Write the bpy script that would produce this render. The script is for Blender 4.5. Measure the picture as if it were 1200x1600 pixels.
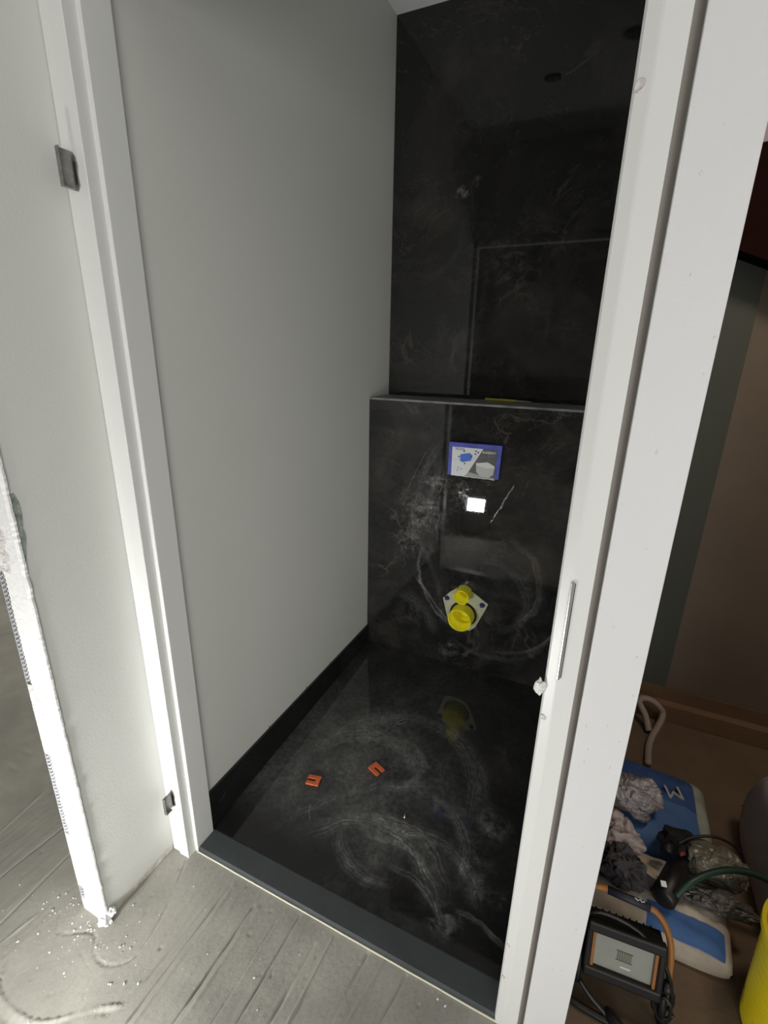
import bpy, bmesh, math, random
from mathutils import Vector, Matrix, noise
from mathutils.geometry import tessellate_polygon
for o in list(bpy.data.objects): bpy.data.objects.remove(o, do_unlink=True)
S = bpy.context.scene; C = S.collection; R = random.Random(7); PI = math.pi
# ------------------------------------------------------------ camera
CP = Vector((0.87705, -0.694, 1.36995)); YAW, PIT, ROL, FPX = -0.42936, 0.31906, 0.02086, 748.44
fw = Vector((math.sin(YAW)*math.cos(PIT), math.cos(YAW)*math.cos(PIT), -math.sin(PIT)))
rt = Vector((math.cos(YAW), -math.sin(YAW), 0)); up = rt.cross(fw)
r1 = rt*math.cos(ROL) + up*math.sin(ROL); u1 = -rt*math.sin(ROL) + up*math.cos(ROL)
cd = bpy.data.cameras.new('camera'); cam = bpy.data.objects.new('camera', cd); C.objects.link(cam)
cd.sensor_fit = 'VERTICAL'; cd.sensor_height = 24; cd.sensor_width = 18; cd.lens = FPX/1600*24; cd.clip_start = .02
M = Matrix((r1, u1, -fw)).transposed().to_4x4(); M.translation = CP; cam.matrix_world = M
S.camera = cam
def at(px, py, ax, v):                       # a point of the place from where the photo shows it
    d = fw*FPX + r1*(px-600) - u1*(py-800); t = (v-CP[ax])/d[ax]; return CP + d*t
# ------------------------------------------------------------ light and exposure
w = bpy.data.worlds.new('world'); S.world = w; w.use_nodes = True
w.node_tree.nodes['Background'].inputs[0].default_value = (.5, .5, .52, 1); w.node_tree.nodes['Background'].inputs[1].default_value = 0.0
PANEL_WATT = 250.0                            # emission of the LED panel of the work light on the hall floor
HALL_FILL_W = 44.0
S.view_settings.view_transform = 'Standard'; S.view_settings.look = 'None'; S.view_settings.gamma = 1
S.view_settings.use_curve_mapping = False; S.view_settings.exposure = -0.12
def area(name, loc, target, sx, sy, watt, col=(1, 1, 1), spread=PI):
    l = bpy.data.lights.new(name, 'AREA'); l.shape = 'RECTANGLE'; l.size = sx; l.size_y = sy; l.energy = watt; l.color = col; l.spread = spread
    o = bpy.data.objects.new(name, l); C.objects.link(o); o.location = loc
    o.rotation_euler = (Vector(target)-Vector(loc)).to_track_quat('-Z', 'Y').to_euler(); return o
area('hall_fill', (1.95, -2.6, .90), (0.0, 0.6, 1.6), 1.3, 1.7, HALL_FILL_W, (1, .985, .95))  # unseen soft fill behind the camera, added to brighten the walls
area('store_fill', (1.62, .35, 2.3), (1.35, .9, .3), .25, .25, 8.5, (1, .82, .64))  # added warm fill, no fixture seen, lifts the dark store room
area('far_room_fill', (-2.3, 1.3, 2.5), (-2.2, 1.0, 0), .9, .9, 22, (1, .96, .88))  # unseen fill added to brighten the floor far left of the stub
# ------------------------------------------------------------ materials
def mat(name, col, rough=.5, metal=0, bump=None, spec=.5, var=None, coat=0, emit=None):
    m = bpy.data.materials.new(name); m.use_nodes = True; N = m.node_tree.nodes; L = m.node_tree.links; b = N['Principled BSDF']
    b.inputs['Base Color'].default_value = (*col, 1); b.inputs['Roughness'].default_value = rough; b.inputs['Metallic'].default_value = metal
    b.inputs['Specular IOR Level'].default_value = spec; b.inputs['Coat Weight'].default_value = coat
    tc = N.new('ShaderNodeTexCoord')
    if var:                                   # (scale, amount, other colour)
        n = N.new('ShaderNodeTexNoise'); n.inputs['Scale'].default_value = var[0]; n.inputs['Detail'].default_value = 6; n.inputs['Roughness'].default_value = .65
        L.new(tc.outputs['Object'], n.inputs['Vector'])
        r = N.new('ShaderNodeValToRGB'); r.color_ramp.elements[0].position = .5-var[1]/2; r.color_ramp.elements[1].position = .5+var[1]/2
        r.color_ramp.elements[0].color = (*var[2], 1); r.color_ramp.elements[1].color = (*col, 1)
        L.new(n.outputs['Fac'], r.inputs[0]); L.new(r.outputs[0], b.inputs['Base Color'])
    if bump:                                  # (scale, strength, distance)
        n = N.new('ShaderNodeTexNoise'); n.inputs['Scale'].default_value = bump[0]; n.inputs['Detail'].default_value = 4
        L.new(tc.outputs['Object'], n.inputs['Vector'])
        bp = N.new('ShaderNodeBump'); bp.inputs['Strength'].default_value = bump[1]; bp.inputs['Distance'].default_value = bump[2]
        L.new(n.outputs['Fac'], bp.inputs['Height']); L.new(bp.outputs[0], b.inputs['Normal'])
    if emit: b.inputs['Emission Color'].default_value = (*emit[0], 1); b.inputs['Emission Strength'].default_value = emit[1]
    return m
class NT:                                     # small node writer
    def __init__(s, m): s.N = m.node_tree.nodes; s.L = m.node_tree.links
    def set(s, i, v):
        if hasattr(v, 'links') or isinstance(v, bpy.types.NodeSocket): s.L.new(v, i)
        else: i.default_value = v
    def m(s, op, a, b=0., c=0., clamp=False):
        n = s.N.new('ShaderNodeMath'); n.operation = op; n.use_clamp = clamp
        for k, v in enumerate((a, b, c)): s.set(n.inputs[k], v)
        return n.outputs[0]
    def ss(s, x, lo, hi, a=0., b=1.):
        n = s.N.new('ShaderNodeMapRange'); n.interpolation_type = 'SMOOTHSTEP'; s.set(n.inputs[0], x)
        for k, v in enumerate((lo, hi, a, b)): n.inputs[k+1].default_value = v
        return n.outputs[0]
    def noise(s, vec, scale, detail=4, rough=.6, dist=0., col=False):
        n = s.N.new('ShaderNodeTexNoise'); s.L.new(vec, n.inputs['Vector']); n.inputs['Scale'].default_value = scale; n.inputs['Detail'].default_value = detail
        n.inputs['Roughness'].default_value = rough; n.inputs['Distortion'].default_value = dist; return n.outputs['Color' if col else 'Fac']
    def noise1(s, x, scale):
        n = s.N.new('ShaderNodeTexNoise'); n.noise_dimensions = '1D'; s.L.new(x, n.inputs['W']); n.inputs['Scale'].default_value = scale; n.inputs['Detail'].default_value = 3; return n.outputs['Fac']
    def dist(s, v, p):
        n = s.N.new('ShaderNodeVectorMath'); n.operation = 'DISTANCE'; s.L.new(v, n.inputs[0]); n.inputs[1].default_value = p; return n.outputs['Value']
    def mix(s, f, a, b):
        n = s.N.new('ShaderNodeMix'); n.data_type = 'RGBA'; s.set(n.inputs[0], f)
        for i, v in ((6, a), (7, b)):
            if isinstance(v, tuple): n.inputs[i].default_value = (*v, 1)
            else: s.L.new(v, n.inputs[i])
        return n.outputs[2]
    def vm(s, op, a, b):
        n = s.N.new('ShaderNodeVectorMath'); n.operation = op
        for k, v in enumerate((a, b)):
            if isinstance(v, tuple): n.inputs[k].default_value = v
            else: s.L.new(v, n.inputs[k])
        return n.outputs[0]
def circ(a, b, c):
    ax, ay = a; bx, by = b; cx, cy = c; d = 2*(ax*(by-cy)+bx*(cy-ay)+cx*(ay-by))
    if abs(d) < 1e-5: d = 1e-5
    ux = ((ax*ax+ay*ay)*(by-cy)+(bx*bx+by*by)*(cy-ay)+(cx*cx+cy*cy)*(ay-by))/d
    uy = ((ax*ax+ay*ay)*(cx-bx)+(bx*bx+by*by)*(ax-cx)+(cx*cx+cy*cy)*(bx-ax))/d
    return (ux, uy), math.hypot(ax-ux, ay-uy)
def marble(name, plane, arcs, blobs, lines=(), veinamt=1., haze=.0, hazearea=None):
    """polished black stone with brown-grey veining; wiped cement dust lies on it in arcs and patches"""
    m = mat(name, (.012, .012, .013), .06, spec=.55); t = NT(m); b = t.N['Principled BSDF']
    co = t.N.new('ShaderNodeTexCoord').outputs['Object']
    sep = t.N.new('ShaderNodeSeparateXYZ'); t.L.new(co, sep.inputs[0]); cmb = t.N.new('ShaderNodeCombineXYZ')
    t.L.new(sep.outputs[0], cmb.inputs[0]); t.L.new(sep.outputs[{'xy': 1, 'xz': 2, 'yz': 1}[plane]], cmb.inputs[1])
    if plane == 'yz': t.L.new(sep.outputs[2], cmb.inputs[0])
    p = cmb.outputs[0]
    wob = t.vm('SCALE', t.vm('SUBTRACT', t.noise(p, 9, 4, col=True), (.5, .5, .5)), (0, 0, 0)); 
    wob.node.inputs['Scale'].default_value = .05
    pw = t.vm('ADD', p, wob)
    # stone body: cloudy dark brown and grey with thin pale veins
    cl = t.ss(t.noise(p, 2.2, 7, .62, 1.2), .45, .72); cl2 = t.ss(t.noise(t.vm('ADD', p, (7, 3, 0)), 5., 6, .7, .8), .5, .75)
    v1 = t.m('ABSOLUTE', t.m('SUBTRACT', t.noise(t.vm('ADD', p, (3, 9, 0)), 2.1, 5, .55, .9), .5)); v1 = t.ss(v1, .0, .011, 1, 0)
    v2 = t.m('ABSOLUTE', t.m('SUBTRACT', t.noise(t.vm('ADD', p, (13, 2, 0)), 4.3, 6, .6, 1.4), .52)); v2 = t.ss(v2, .0, .009, 1, 0)
    vmask = t.ss(t.noise(t.vm('ADD', p, (1, 5, 0)), 3., 3), .46, .62)
    body = t.mix(t.m('MULTIPLY', cl, .75*veinamt), (.012, .012, .0125), (.036, .033, .030))
    body = t.mix(t.m('MULTIPLY', cl2, .55*veinamt), body, (.042, .033, .026))
    body = t.mix(t.m('MULTIPLY', t.m('MULTIPLY', v1, vmask), .38*veinamt), body, (.10, .088, .075))
    body = t.mix(t.m('MULTIPLY', t.m('MULTIPLY', v2, vmask), .30*veinamt), body, (.11, .09, .07))
    # wiped dust
    tot = None; fine = t.ss(t.noise(pw, 60, 5, .7), .3, .75); broad = t.ss(t.noise(pw, 7, 3), .3, .7)
    def add(x):
        nonlocal tot
        tot = x if tot is None else t.m('ADD', tot, x)
    for (a, bb, c, wd, amt) in arcs:
        ctr, rad = circ(a, bb, c); dd = t.dist(pw, (ctr[0], ctr[1], 0)); band = t.ss(t.m('ABSOLUTE', t.m('SUBTRACT', dd, rad)), 0, wd, 1, 0)
        Lh = max(math.dist(a, bb), math.dist(bb, c))*1.15; fall = t.ss(t.dist(p, (bb[0], bb[1], 0)), Lh*.55, Lh*1.2, 1, 0)
        st = t.ss(t.noise1(dd, 260/1.6), .35, .66, .25, 1)
        add(t.m('MULTIPLY', t.m('MULTIPLY', band, fall), t.m('MULTIPLY', t.m('MULTIPLY', st, t.m('ADD', t.m('MULTIPLY', broad, .7), .3)), amt*1.5)))
    for (c, rad, amt, sc) in blobs:
        f = t.ss(t.dist(pw, (c[0], c[1], 0)), rad*.15, rad, 1, 0); nn = t.ss(t.noise(p, sc*.7, 6, .72, .5), .42, .72)
        add(t.m('MULTIPLY', t.m('MULTIPLY', f, nn), amt))
    for (a, bb, wd, amt) in lines:            # short straight scratches, cracks and painted reflection streaks
        L_ = math.dist(a, bb); dx, dy = (bb[0]-a[0])/L_, (bb[1]-a[1])/L_
        q = t.vm('SUBTRACT', pw, (a[0], a[1], 0)); dp = t.vm('DOT_PRODUCT', q, (-dy, dx, 0)).node.outputs['Value']; al = t.vm('DOT_PRODUCT', q, (dx, dy, 0)).node.outputs['Value']
        e = t.ss(t.m('ABSOLUTE', dp), 0, wd, 1, 0); g = t.m('MULTIPLY', t.ss(al, 0, L_*.08), t.ss(al, L_*.92, L_, 1, 0))
        add(t.m('MULTIPLY', t.m('MULTIPLY', e, g), t.m('MULTIPLY', t.ss(t.noise(p, 40, 3), .35, .55), amt)))
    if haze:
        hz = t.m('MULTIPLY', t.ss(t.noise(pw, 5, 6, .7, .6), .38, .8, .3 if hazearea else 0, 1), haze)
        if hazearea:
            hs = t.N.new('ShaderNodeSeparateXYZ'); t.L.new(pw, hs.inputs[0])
            hz = t.m('MULTIPLY', hz, t.m('MULTIPLY', t.ss(hs.outputs[1], .10, .31), t.m('MULTIPLY', t.ss(hs.outputs[1], .55, .95, 1, .35), t.ss(hs.outputs[0], .35, .75, 1, .3))))  # weaker along the threshold, at the back and to the right
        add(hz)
    if tot is None: tot = t.m('MULTIPLY', fine, 0.)
    dust = t.m('MULTIPLY', tot, t.m('ADD', t.m('MULTIPLY', fine, .6), .4), clamp=True)
    t.L.new(t.mix(dust, body, (.36, .36, .35)), b.inputs['Base Color'])
    t.L.new(t.m('ADD', t.m('MULTIPLY', t.m('POWER', dust, 1.5), .7), .022, clamp=True), b.inputs['Roughness'])
    return m
paint = mat('wall_paint', (.70, .705, .675), .55, bump=(260, .12, .002), var=(1.3, .5, (.67, .675, .645)))
casing_paint = mat('stippled_paint', (.72, .72, .73), .5, bump=(110, .28, .002))
steel_paint = mat('white_frame_enamel', (.74, .745, .73), .38, bump=(120, .06, .001))
white = mat('white_plaster', (.80, .80, .79), .8, bump=(90, .5, .003))
chalk = mat('rough_plaster', (.74, .71, .69), .9, bump=(70, 1., .006), var=(40, .4, (.60, .57, .55)))
ceil_m = mat('ceiling_paint', (.82, .83, .84), .7)
steel = mat('galvanised_steel', (.45, .44, .42), .35, metal=.9, bump=(80, .2, .001), var=(60, .4, (.22, .21, .20)))
chrome = mat('chrome', (.7, .7, .68), .22, metal=1)
dark = mat('dark_hole', (.01, .01, .01), .8)
yellow = mat('yellow_plastic', (.88, .80, .02), .38, spec=.5)
cream = mat('cream_plate', (.50, .52, .36), .5, bump=(50, .3, .002), var=(60, .5, (.38, .38, .26)))
bluef = mat('blue_foam', (.075, .10, .50), .55, bump=(150, .3, .001), var=(35, .3, (.05, .06, .38)))
bluebolt = mat('blue_cap', (.02, .03, .16), .4)
orange = mat('orange_plastic', (.82, .20, .075), .4, var=(90, .3, (.70, .14, .045)))
sill_top = mat('dusty_black_stone', (.068, .077, .082), .5, var=(16, .7, (.042, .047, .050)), bump=(90, .15, .001))
black_pl = mat('black_plastic', (.010, .010, .011), .45)
black_metal = mat('black_cast_metal', (.010, .0095, .009), .5, metal=.3, bump=(120, .3, .001))
amber = mat('amber_plastic', (.30, .125, .03), .5)
glass_w = mat('dusty_lamp_glass', (.36, .37, .34), .25, spec=.6, var=(14, .8, (.27, .28, .25)))
led = mat('led_array', (.16, .16, .12), .4)
tan = mat('bag_paper', (.43, .38, .32), .75, bump=(60, .5, .003), var=(14, .5, (.34, .29, .24)))
plastic_w = mat('crumpled_plastic', (.36, .33, .33), .35, bump=(26, .8, .008), var=(12, .5, (.20, .18, .19)))
rag_g = mat('grey_rag', (.085, .08, .085), .85, bump=(70, .6, .004), var=(20, .5, (.04, .04, .045)))
clearbag = mat('cloudy_film', (.22, .21, .16), .3, bump=(30, .8, .006), var=(10, .6, (.10, .10, .08)))
hose_m = mat('green_hose', (.018, .045, .035), .4)
wood = mat('raw_pine', (.20, .12, .07), .7, bump=(40, .3, .002), var=(9, .6, (.13, .075, .04)))
brownwall = mat('brown_wall', (.20, .165, .135), .85, bump=(90, .2, .002), var=(3, .5, (.16, .13, .105)))
greenboard = mat('green_board', (.085, .095, .083), .85, bump=(120, .2, .001))
redwood = mat('dark_red_timber', (.016, .004, .0025), .7, spec=.05, var=(6, .5, (.006, .0015, .001)))
niche_fl = mat('brown_dusty_floor', (.17, .115, .075), .9, bump=(60, .4, .003), var=(5, .6, (.11, .075, .05)))
sack_w = mat('pale_sack', (.62, .54, .54), .7, bump=(30, .5, .005))
cable_w = mat('dirty_white_cable', (.33, .27, .24), .6)
redthin = mat('copper_wire', (.22, .05, .03), .5)
# ------------------------------------------------------------ geometry helpers
def link(name, bm, m, parent=None, smooth=False, bev=0, mod=None, kind=None):
    bmesh.ops.recalc_face_normals(bm, faces=bm.faces[:]) if not getattr(bm, 'keepn', False) else None
    me = bpy.data.meshes.new(name); bm.to_mesh(me); bm.free()
    o = bpy.data.objects.new(name, me); C.objects.link(o)
    for x in (m if isinstance(m, (list, tuple)) else [m]): me.materials.append(x)
    if smooth:
        for p in me.polygons: p.use_smooth = True
    if bev:
        b = o.modifiers.new('bevel', 'BEVEL'); b.width = bev; b.segments = 2; b.limit_method = 'ANGLE'; b.angle_limit = .6
    if parent: o.parent = parent
    if kind: o['kind'] = kind
    return o
def BM(): return bmesh.new()
def abox(bm, a, b, mi=0):
    x0, y0, z0 = a; x1, y1, z1 = b
    v = [bm.verts.new(q) for q in ((x0,y0,z0),(x1,y0,z0),(x1,y1,z0),(x0,y1,z0),(x0,y0,z1),(x1,y0,z1),(x1,y1,z1),(x0,y1,z1))]
    for f in ((0,3,2,1),(4,5,6,7),(0,1,5,4),(1,2,6,5),(2,3,7,6),(3,0,4,7)): bm.faces.new([v[i] for i in f]).material_index = mi
    return bm
def box(name, a, b, m, parent=None, kind=None, bev=0): return link(name, abox(BM(), a, b), m, parent, bev=bev, kind=kind)
def prism(bm, pts, ax, lo, hi, hole=None, mi=0):
    """polygon pts (2-D, CCW) extruded along axis ax; optional hole"""
    def P(q, d):
        return {0: (d, q[0], q[1]), 1: (q[0], d, q[1]), 2: (q[0], q[1], d)}[ax]
    loops = [pts] + ([] if hole is None else (hole if isinstance(hole[0][0], (list, tuple)) else [hole]))
    V = []; 
    for d in (lo, hi): V.append([bm.verts.new(P(q, d)) for lp in loops for q in lp])
    tri = tessellate_polygon([[Vector((q[0], q[1], 0)) for q in lp] for lp in loops])
    for k in (0, 1):
        for t in tri:
            try: bm.faces.new([V[k][i] for i in t]).material_index = mi
            except ValueError: pass
    o = 0
    for lp in loops:
        n = len(lp)
        for i in range(n):
            j = (i+1) % n; bm.faces.new((V[0][o+i], V[0][o+j], V[1][o+j], V[1][o+i])).material_index = mi
        o += n
    return bm
def smoothpts(pts, n=8):
    P = [Vector(p) for p in pts]; out = []
    for i in range(len(P)-1):
        a = P[max(i-1, 0)]; b = P[i]; c = P[i+1]; d = P[min(i+2, len(P)-1)]
        for k in range(n):
            t = k/n; out.append(.5*((2*b)+(c-a)*t+(2*a-5*b+4*c-d)*t*t+(3*b-a-3*c+d)*t**3))
    out.append(P[-1]); return out
def tube(bm, pts, r, seg=12, caps=True, radii=None):
    P = [Vector(p) for p in pts]; rings = []; T0 = (P[1]-P[0]).normalized(); nrm = T0.orthogonal().normalized()
    for i, p in enumerate(P):
        T = (P[min(i+1, len(P)-1)]-P[max(i-1, 0)]).normalized(); nrm = (nrm-T*nrm.dot(T)).normalized(); bn = T.cross(nrm)
        rr = radii[i] if radii else r
        rings.append([bm.verts.new(p+(nrm*math.cos(a)+bn*math.sin(a))*rr) for a in [2*PI*k/seg for k in range(seg)]])
    for i in range(len(rings)-1):
        for k in range(seg): bm.faces.new((rings[i][k], rings[i][(k+1) % seg], rings[i+1][(k+1) % seg], rings[i+1][k]))
    if caps: bm.faces.new(rings[0][::-1]); bm.faces.new(rings[-1])
    return bm
def lathe(bm, prof, org, axis, seg=40):
    """prof: list of (radius, distance along axis)"""
    A = Vector(axis).normalized(); n = A.orthogonal().normalized(); b = A.cross(n); O_ = Vector(org); rings = []
    for r, h in prof:
        rings.append([bm.verts.new(O_+A*h+(n*math.cos(2*PI*k/seg)+b*math.sin(2*PI*k/seg))*max(r, 1e-5)) for k in range(seg)])
    for i in range(len(rings)-1):
        for k in range(seg): bm.faces.new((rings[i][k], rings[i][(k+1) % seg], rings[i+1][(k+1) % seg], rings[i+1][k]))
    return bm
def blob(name, c, s, m, seed, amp=.35, freq=3., sub=5, parent=None, flat=-.75, fold=.0):
    bm = BM(); bmesh.ops.create_icosphere(bm, subdivisions=sub, radius=1); off = Vector((seed*3.7, seed*1.3, seed*7.1))
    for v in bm.verts:
        n = v.co.normalized(); wq = n+Vector((noise.noise(n*2+off), noise.noise(n*2-off), noise.noise(n*2+off*2)))*.35
        k = 1+amp*.75*noise.noise(n*1.5+off)+amp*.35*noise.noise(wq*freq*.8+off)
        k += fold*(.35-abs(noise.noise(wq*freq*.75+off)))*.75+fold*.35*(.3-abs(noise.noise(wq*freq*1.7+off)))
        q = n*k; q.z = max(q.z, flat); v.co = Vector((q.x*s[0], q.y*s[1], q.z*s[2]))+Vector(c)
    return link(name, bm, m, parent, smooth=True)
def empty(name, loc, label=None, cat=None, group=None, rz=0, kind=None):
    o = bpy.data.objects.new(name, None); C.objects.link(o); o.location = loc; o.rotation_euler.z = rz; o.empty_display_size = .05
    if kind: o['kind'] = kind
    if label: o['label'] = label; o['category'] = cat
    if group: o['group'] = group
    return o
def tag(o, label, cat, group=None):
    o['label'] = label; o['category'] = cat
    if group: o['group'] = group
    return o
def adopt(root):                              # children were built in world coordinates: keep them there
    bpy.context.view_layer.update()
    for c in root.children: c.matrix_parent_inverse = root.matrix_world.inverted()
def text(name, s, size, loc, rot, m, parent, depth=.0004, sx=1):
    cu = bpy.data.curves.new(name, 'FONT'); cu.body = s; cu.size = size; cu.extrude = depth; cu.align_x = 'CENTER'; cu.align_y = 'CENTER'
    t = bpy.data.objects.new(name+'_tmp', cu); C.objects.link(t); bpy.context.view_layer.update()
    me = bpy.data.meshes.new_from_object(t.evaluated_get(bpy.context.evaluated_depsgraph_get())); bpy.data.objects.remove(t)
    o = bpy.data.objects.new(name, me); C.objects.link(o); me.materials.clear(); me.materials.append(m)
    o.location = loc; o.rotation_euler = rot; o.scale = (sx, 1, 1); o.parent = parent; return o
ST = 'structure'
# ------------------------------------------------------------ setting
D, D2, HC, H1, W = 1.1035, 1.2927, 2.519, 1.2, .847
FY0, FY1, FZ0, FZ1 = .067, D, .013, .055       # tiled floor rises a little towards the back
def fz(y): return FZ0+(y-FY0)*(FZ1-FZ0)/(FY1-FY0)
XL, XR, YJ = -.022, .885, .061                # inner faces of the toilet, inner end of the frame
# hall floor: trowelled cement with ridges, grooves and grit
def seg(a, b, w_, d, e=.0): return (Vector((*a, 0)), Vector((*b, 0)), w_, d, e)
lines = [seg((.135, -.42), (.142, -.03), .0022, -.0022), seg((.150, -.42), (.153, -.03), .004, .0012), seg((.112, -.27), (.128, -.03), .0025, -.0012),
         seg((.224, -.5), (.231, -.045), .002, -.0030), seg((.238, -.5), (.245, -.045), .005, .0012), seg((.345, -.40), (.352, -.012), .002, -.0018),
         seg((.300, -.30), (.305, -.05), .0015, -.001), seg((.405, -.35), (.42, -.05), .004, -.0016), seg((.442, -.35), (.452, -.02), .002, .0014),
         seg((.52, -.25), (.545, -.01), .004, -.0022), seg((.549, -.2), (.588, -.005), .003, .0016), seg((.61, -.2), (.645, -.01), .004, -.0018), seg((.70, -.1), (.72, -.004), .004, -.001),
         seg((-.44, -.42), (-.424, -.12), .0025, -.0022), seg((-.31, -.36), (-.33, -.14), .0028, -.0020), seg((-.27, -.42), (-.25, -.30), .003, .001),
         seg((-.70, -.3), (-.86, .12), .003, -.0025), seg((-.72, -.3), (-.88, .12), .005, .0018), seg((-.56, -.3), (-.62, .05), .003, .0018), seg((-1.0, -.1), (-1.15, .3), .006, .002), seg((-.9, -.2), (-1.4, .5), .006, -.002)]
arcp = smoothpts([(-.208, -.392, 0), (-.17, -.43, 0), (-.09, -.435, 0), (-.02, -.418, 0), (.05, -.36, 0), (.10, -.33, 0)], 4)
for i in range(len(arcp)-1): lines.append((arcp[i], arcp[i+1], .0034, .0014, 0)); lines.append((arcp[i]+Vector((-.012, -.016, 0)), arcp[i+1]+Vector((-.012, -.018, 0)), .005, -.0009, 0))
patch = smoothpts([(-.02, -.03, 0), (.03, -.14, 0), (.05, -.25, 0), (.01, -.292, 0), (-.04, -.292, 0), (-.085, -.265, 0), (-.16, -.30, 0), (-.20, -.27, 0)], 4)
for i in range(len(patch)-1): lines.append((patch[i], patch[i+1], .0022, -.0012, 0))
def hgt(x, y):
    p = Vector((x, y, 0)); h = .0024*noise.noise(p*4)+.0014*noise.noise(p*11+Vector((5, 0, 0)))+.0008*noise.noise(Vector((x*80, y*8, 2)))+.0004*noise.noise(p*110)
    for a, b, w_, d, _ in lines:
        if min(a.x, b.x)-.03 < x < max(a.x, b.x)+.03 and min(a.y, b.y)-.03 < y < max(a.y, b.y)+.03:
            ab = b-a; t = max(0, min(1, (p-a).dot(ab)/ab.length_squared)); dd = (p-(a+ab*t)).length
            if dd < w_*4:
                fr = math.exp(-(dd/w_)**2)*(.65+.9*noise.noise(Vector((x*14, y*14, 9)))); h += d*fr*2.4
    n = noise.noise(p*95+Vector((0, 0, 4)))
    if n < -.58: h -= (-.58-n)*.012
    return h
def axis(lo, hi, f0, f1, fine, coarse):
    o = []; v = lo
    while v < hi: o.append(v); v += fine if f0 <= v < f1 else coarse*(1 if abs(v-(f0+f1)/2) > (f1-f0)*.75 else .4)
    o.append(hi); return o
xs = axis(-3.3, 2.7, -.62, .95, .0019, .06); ys = axis(-3.2, 2.6, -.50, .02, .0040, .06)
bm = BM(); grid = [[bm.verts.new((x, y, hgt(x, y) if -1.6 < x < .99 and -.6 < y < .7 else 0)) for x in xs] for y in ys]
for j in range(len(ys)-1):
    for i in range(len(xs)-1): bm.faces.new((grid[j][i], grid[j][i+1], grid[j+1][i+1], grid[j+1][i]))
screed = mat('cement_screed', (.36, .345, .30), .85, bump=(220, .35, .0015)); t = NT(screed); bs = t.N['Principled BSDF']
co = t.N.new('ShaderNodeTexCoord').outputs['Object']; n1 = t.ss(t.noise(co, 3.2, 6, .62, .4), .36, .66)
c_ = t.mix(n1, (.31, .30, .265), (.40, .385, .34)); n2 = t.ss(t.noise(co, 55, 4), .62, .72); c_ = t.mix(t.m('MULTIPLY', n2, .35), c_, (.20, .19, .17))
pm = t.ss(t.dist(t.vm('ADD', co, t.vm('SCALE', t.noise(co, 12, 3, col=True), (0, 0, 0))), (-.06, -.17, 0)), .10, .13, 1, 0)
c_ = t.mix(t.m('MULTIPLY', pm, .45), c_, (.24, .235, .215)); t.L.new(c_, bs.inputs['Base Color'])
link('floor', bm, screed, smooth=True, kind=ST)
# toilet shell
box('wall_left', (-.160, YJ, 0), (XL, 1.42, HC), paint, kind=ST)
# outer skin of the front wall: lintel over the door
lw = empty('wall_front', (0, 0, 2.0), kind=ST)
link('lintel', abox(BM(), (-.16, -.012, 2.035), (XR+.1, YJ, 2.62)), paint, lw); adopt(lw)
tile_up = marble('black_stone_upper', 'xz', [((.15, 1.66), (.25, 1.74), (.28, 1.82), .02, .06), ((.50, 1.9), (.62, 1.83), (.72, 1.9), .03, .03)],
    [((.259, 1.945), .030, 1.1, 60), ((.31, 1.975), .025, .5, 60), ((.35, 1.78), .12, .05, 30), ((.70, 1.46), .07, .14, 45), ((.50, 1.30), .14, .10, 28), ((.45, 1.72), .12, .22, 32), ((.25, 1.45), .15, .10, 12), ((.55, 1.55), .25, .08, 10)], [((.37, 1.72), (.35, 1.28), .02, .05), ((.63, 1.60), (.61, 1.40), .016, .05)], veinamt=1.0, haze=.02)  # veins, blotches and upright streaks here also paint in hall reflections
box('wall_back', (-.16, D2, 0), (XR+.1, 1.42, HC), tile_up, kind=ST)
# boxed-in cistern wall, with the cut-out for the outlets
lowmat = marble('black_stone_lower', 'xz',
    [((.605, .685), (.731, .52), (.676, .336), .02, .30), ((.554, .579), (.679, .479), (.622, .287), .03, .16), ((.226, .531), (.254, .377), (.386, .243), .012, .45),
     ((.244, .406), (.311, .328), (.398, .237), .010, .45), ((.619, .178), (.757, .251), (.818, .323), .014, .34), ((.238, .602), (.303, .466), (.342, .289), .02, .14),
     ((.468, .148), (.635, .151), (.799, .294), .02, .16), ((.26, .98), (.21, .85), (.19, .66), .025, .28), ((.30, .95), (.265, .82), (.25, .70), .02, .25), ((.15, .35), (.25, .30), (.30, .22), .04, .15)],
    [((.216, .742), .13, .70, 38), ((.178, .60), .09, .55, 42), ((.29, .88), .10, .55, 30), ((.28, .75), .10, .45, 34), ((.40, .865), .045, .8, 55), ((.382, .815), .07, .30, 60), ((.72, 1.10), .10, .18, 14), ((.30, 1.12), .07, .12, 10), ((.121, .52), .03, .35, 60), ((.20, .27), .09, .18, 35), ((.38, .12), .06, .55, 60),
     ((.70, .98), .09, .10, 30), ((.45, .5), .10, .12, 26), ((.66, .52), .12, .08, 20), ((.18, 1.16), .03, .4, 60), ((.5, .35), .35, .05, 9)],
    [((.595, .912), (.512, .735), .0035, .8), ((.645, .93), (.625, .86), .002, .35), ((.25, 1.02), (.13, .80), .003, .3), ((.31, .96), (.30, .62), .003, .35), ((.275, .93), (.27, .66), .003, .3), ((.55, .27), (.75, .30), .0025, -.0)], veinamt=1.5, haze=.09)
hole = [(.346, .372), (.375, .405), (.423, .445), (.455, .435), (.536, .388), (.530, .365), (.492, .268), (.470, .246), (.40, .242), (.379, .258)]
bm = prism(BM(), [(-.10, 0), (XR+.06, 0), (XR+.06, H1-.008), (-.10, H1-.008)], 1, D, D+.016, hole)
cw = empty('wall_cistern', (.42, D, 0), kind=ST)
link('tile_face', bm, lowmat, cw)
box('cistern_top', (-.10, D-.001, H1-.008), (XR+.06, D2, H1), mat('dusty_ledge', (.30, .30, .29), .55, var=(16, .5, (.10, .10, .10)), bump=(60, .2, .001)), cw, bev=.001)
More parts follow.
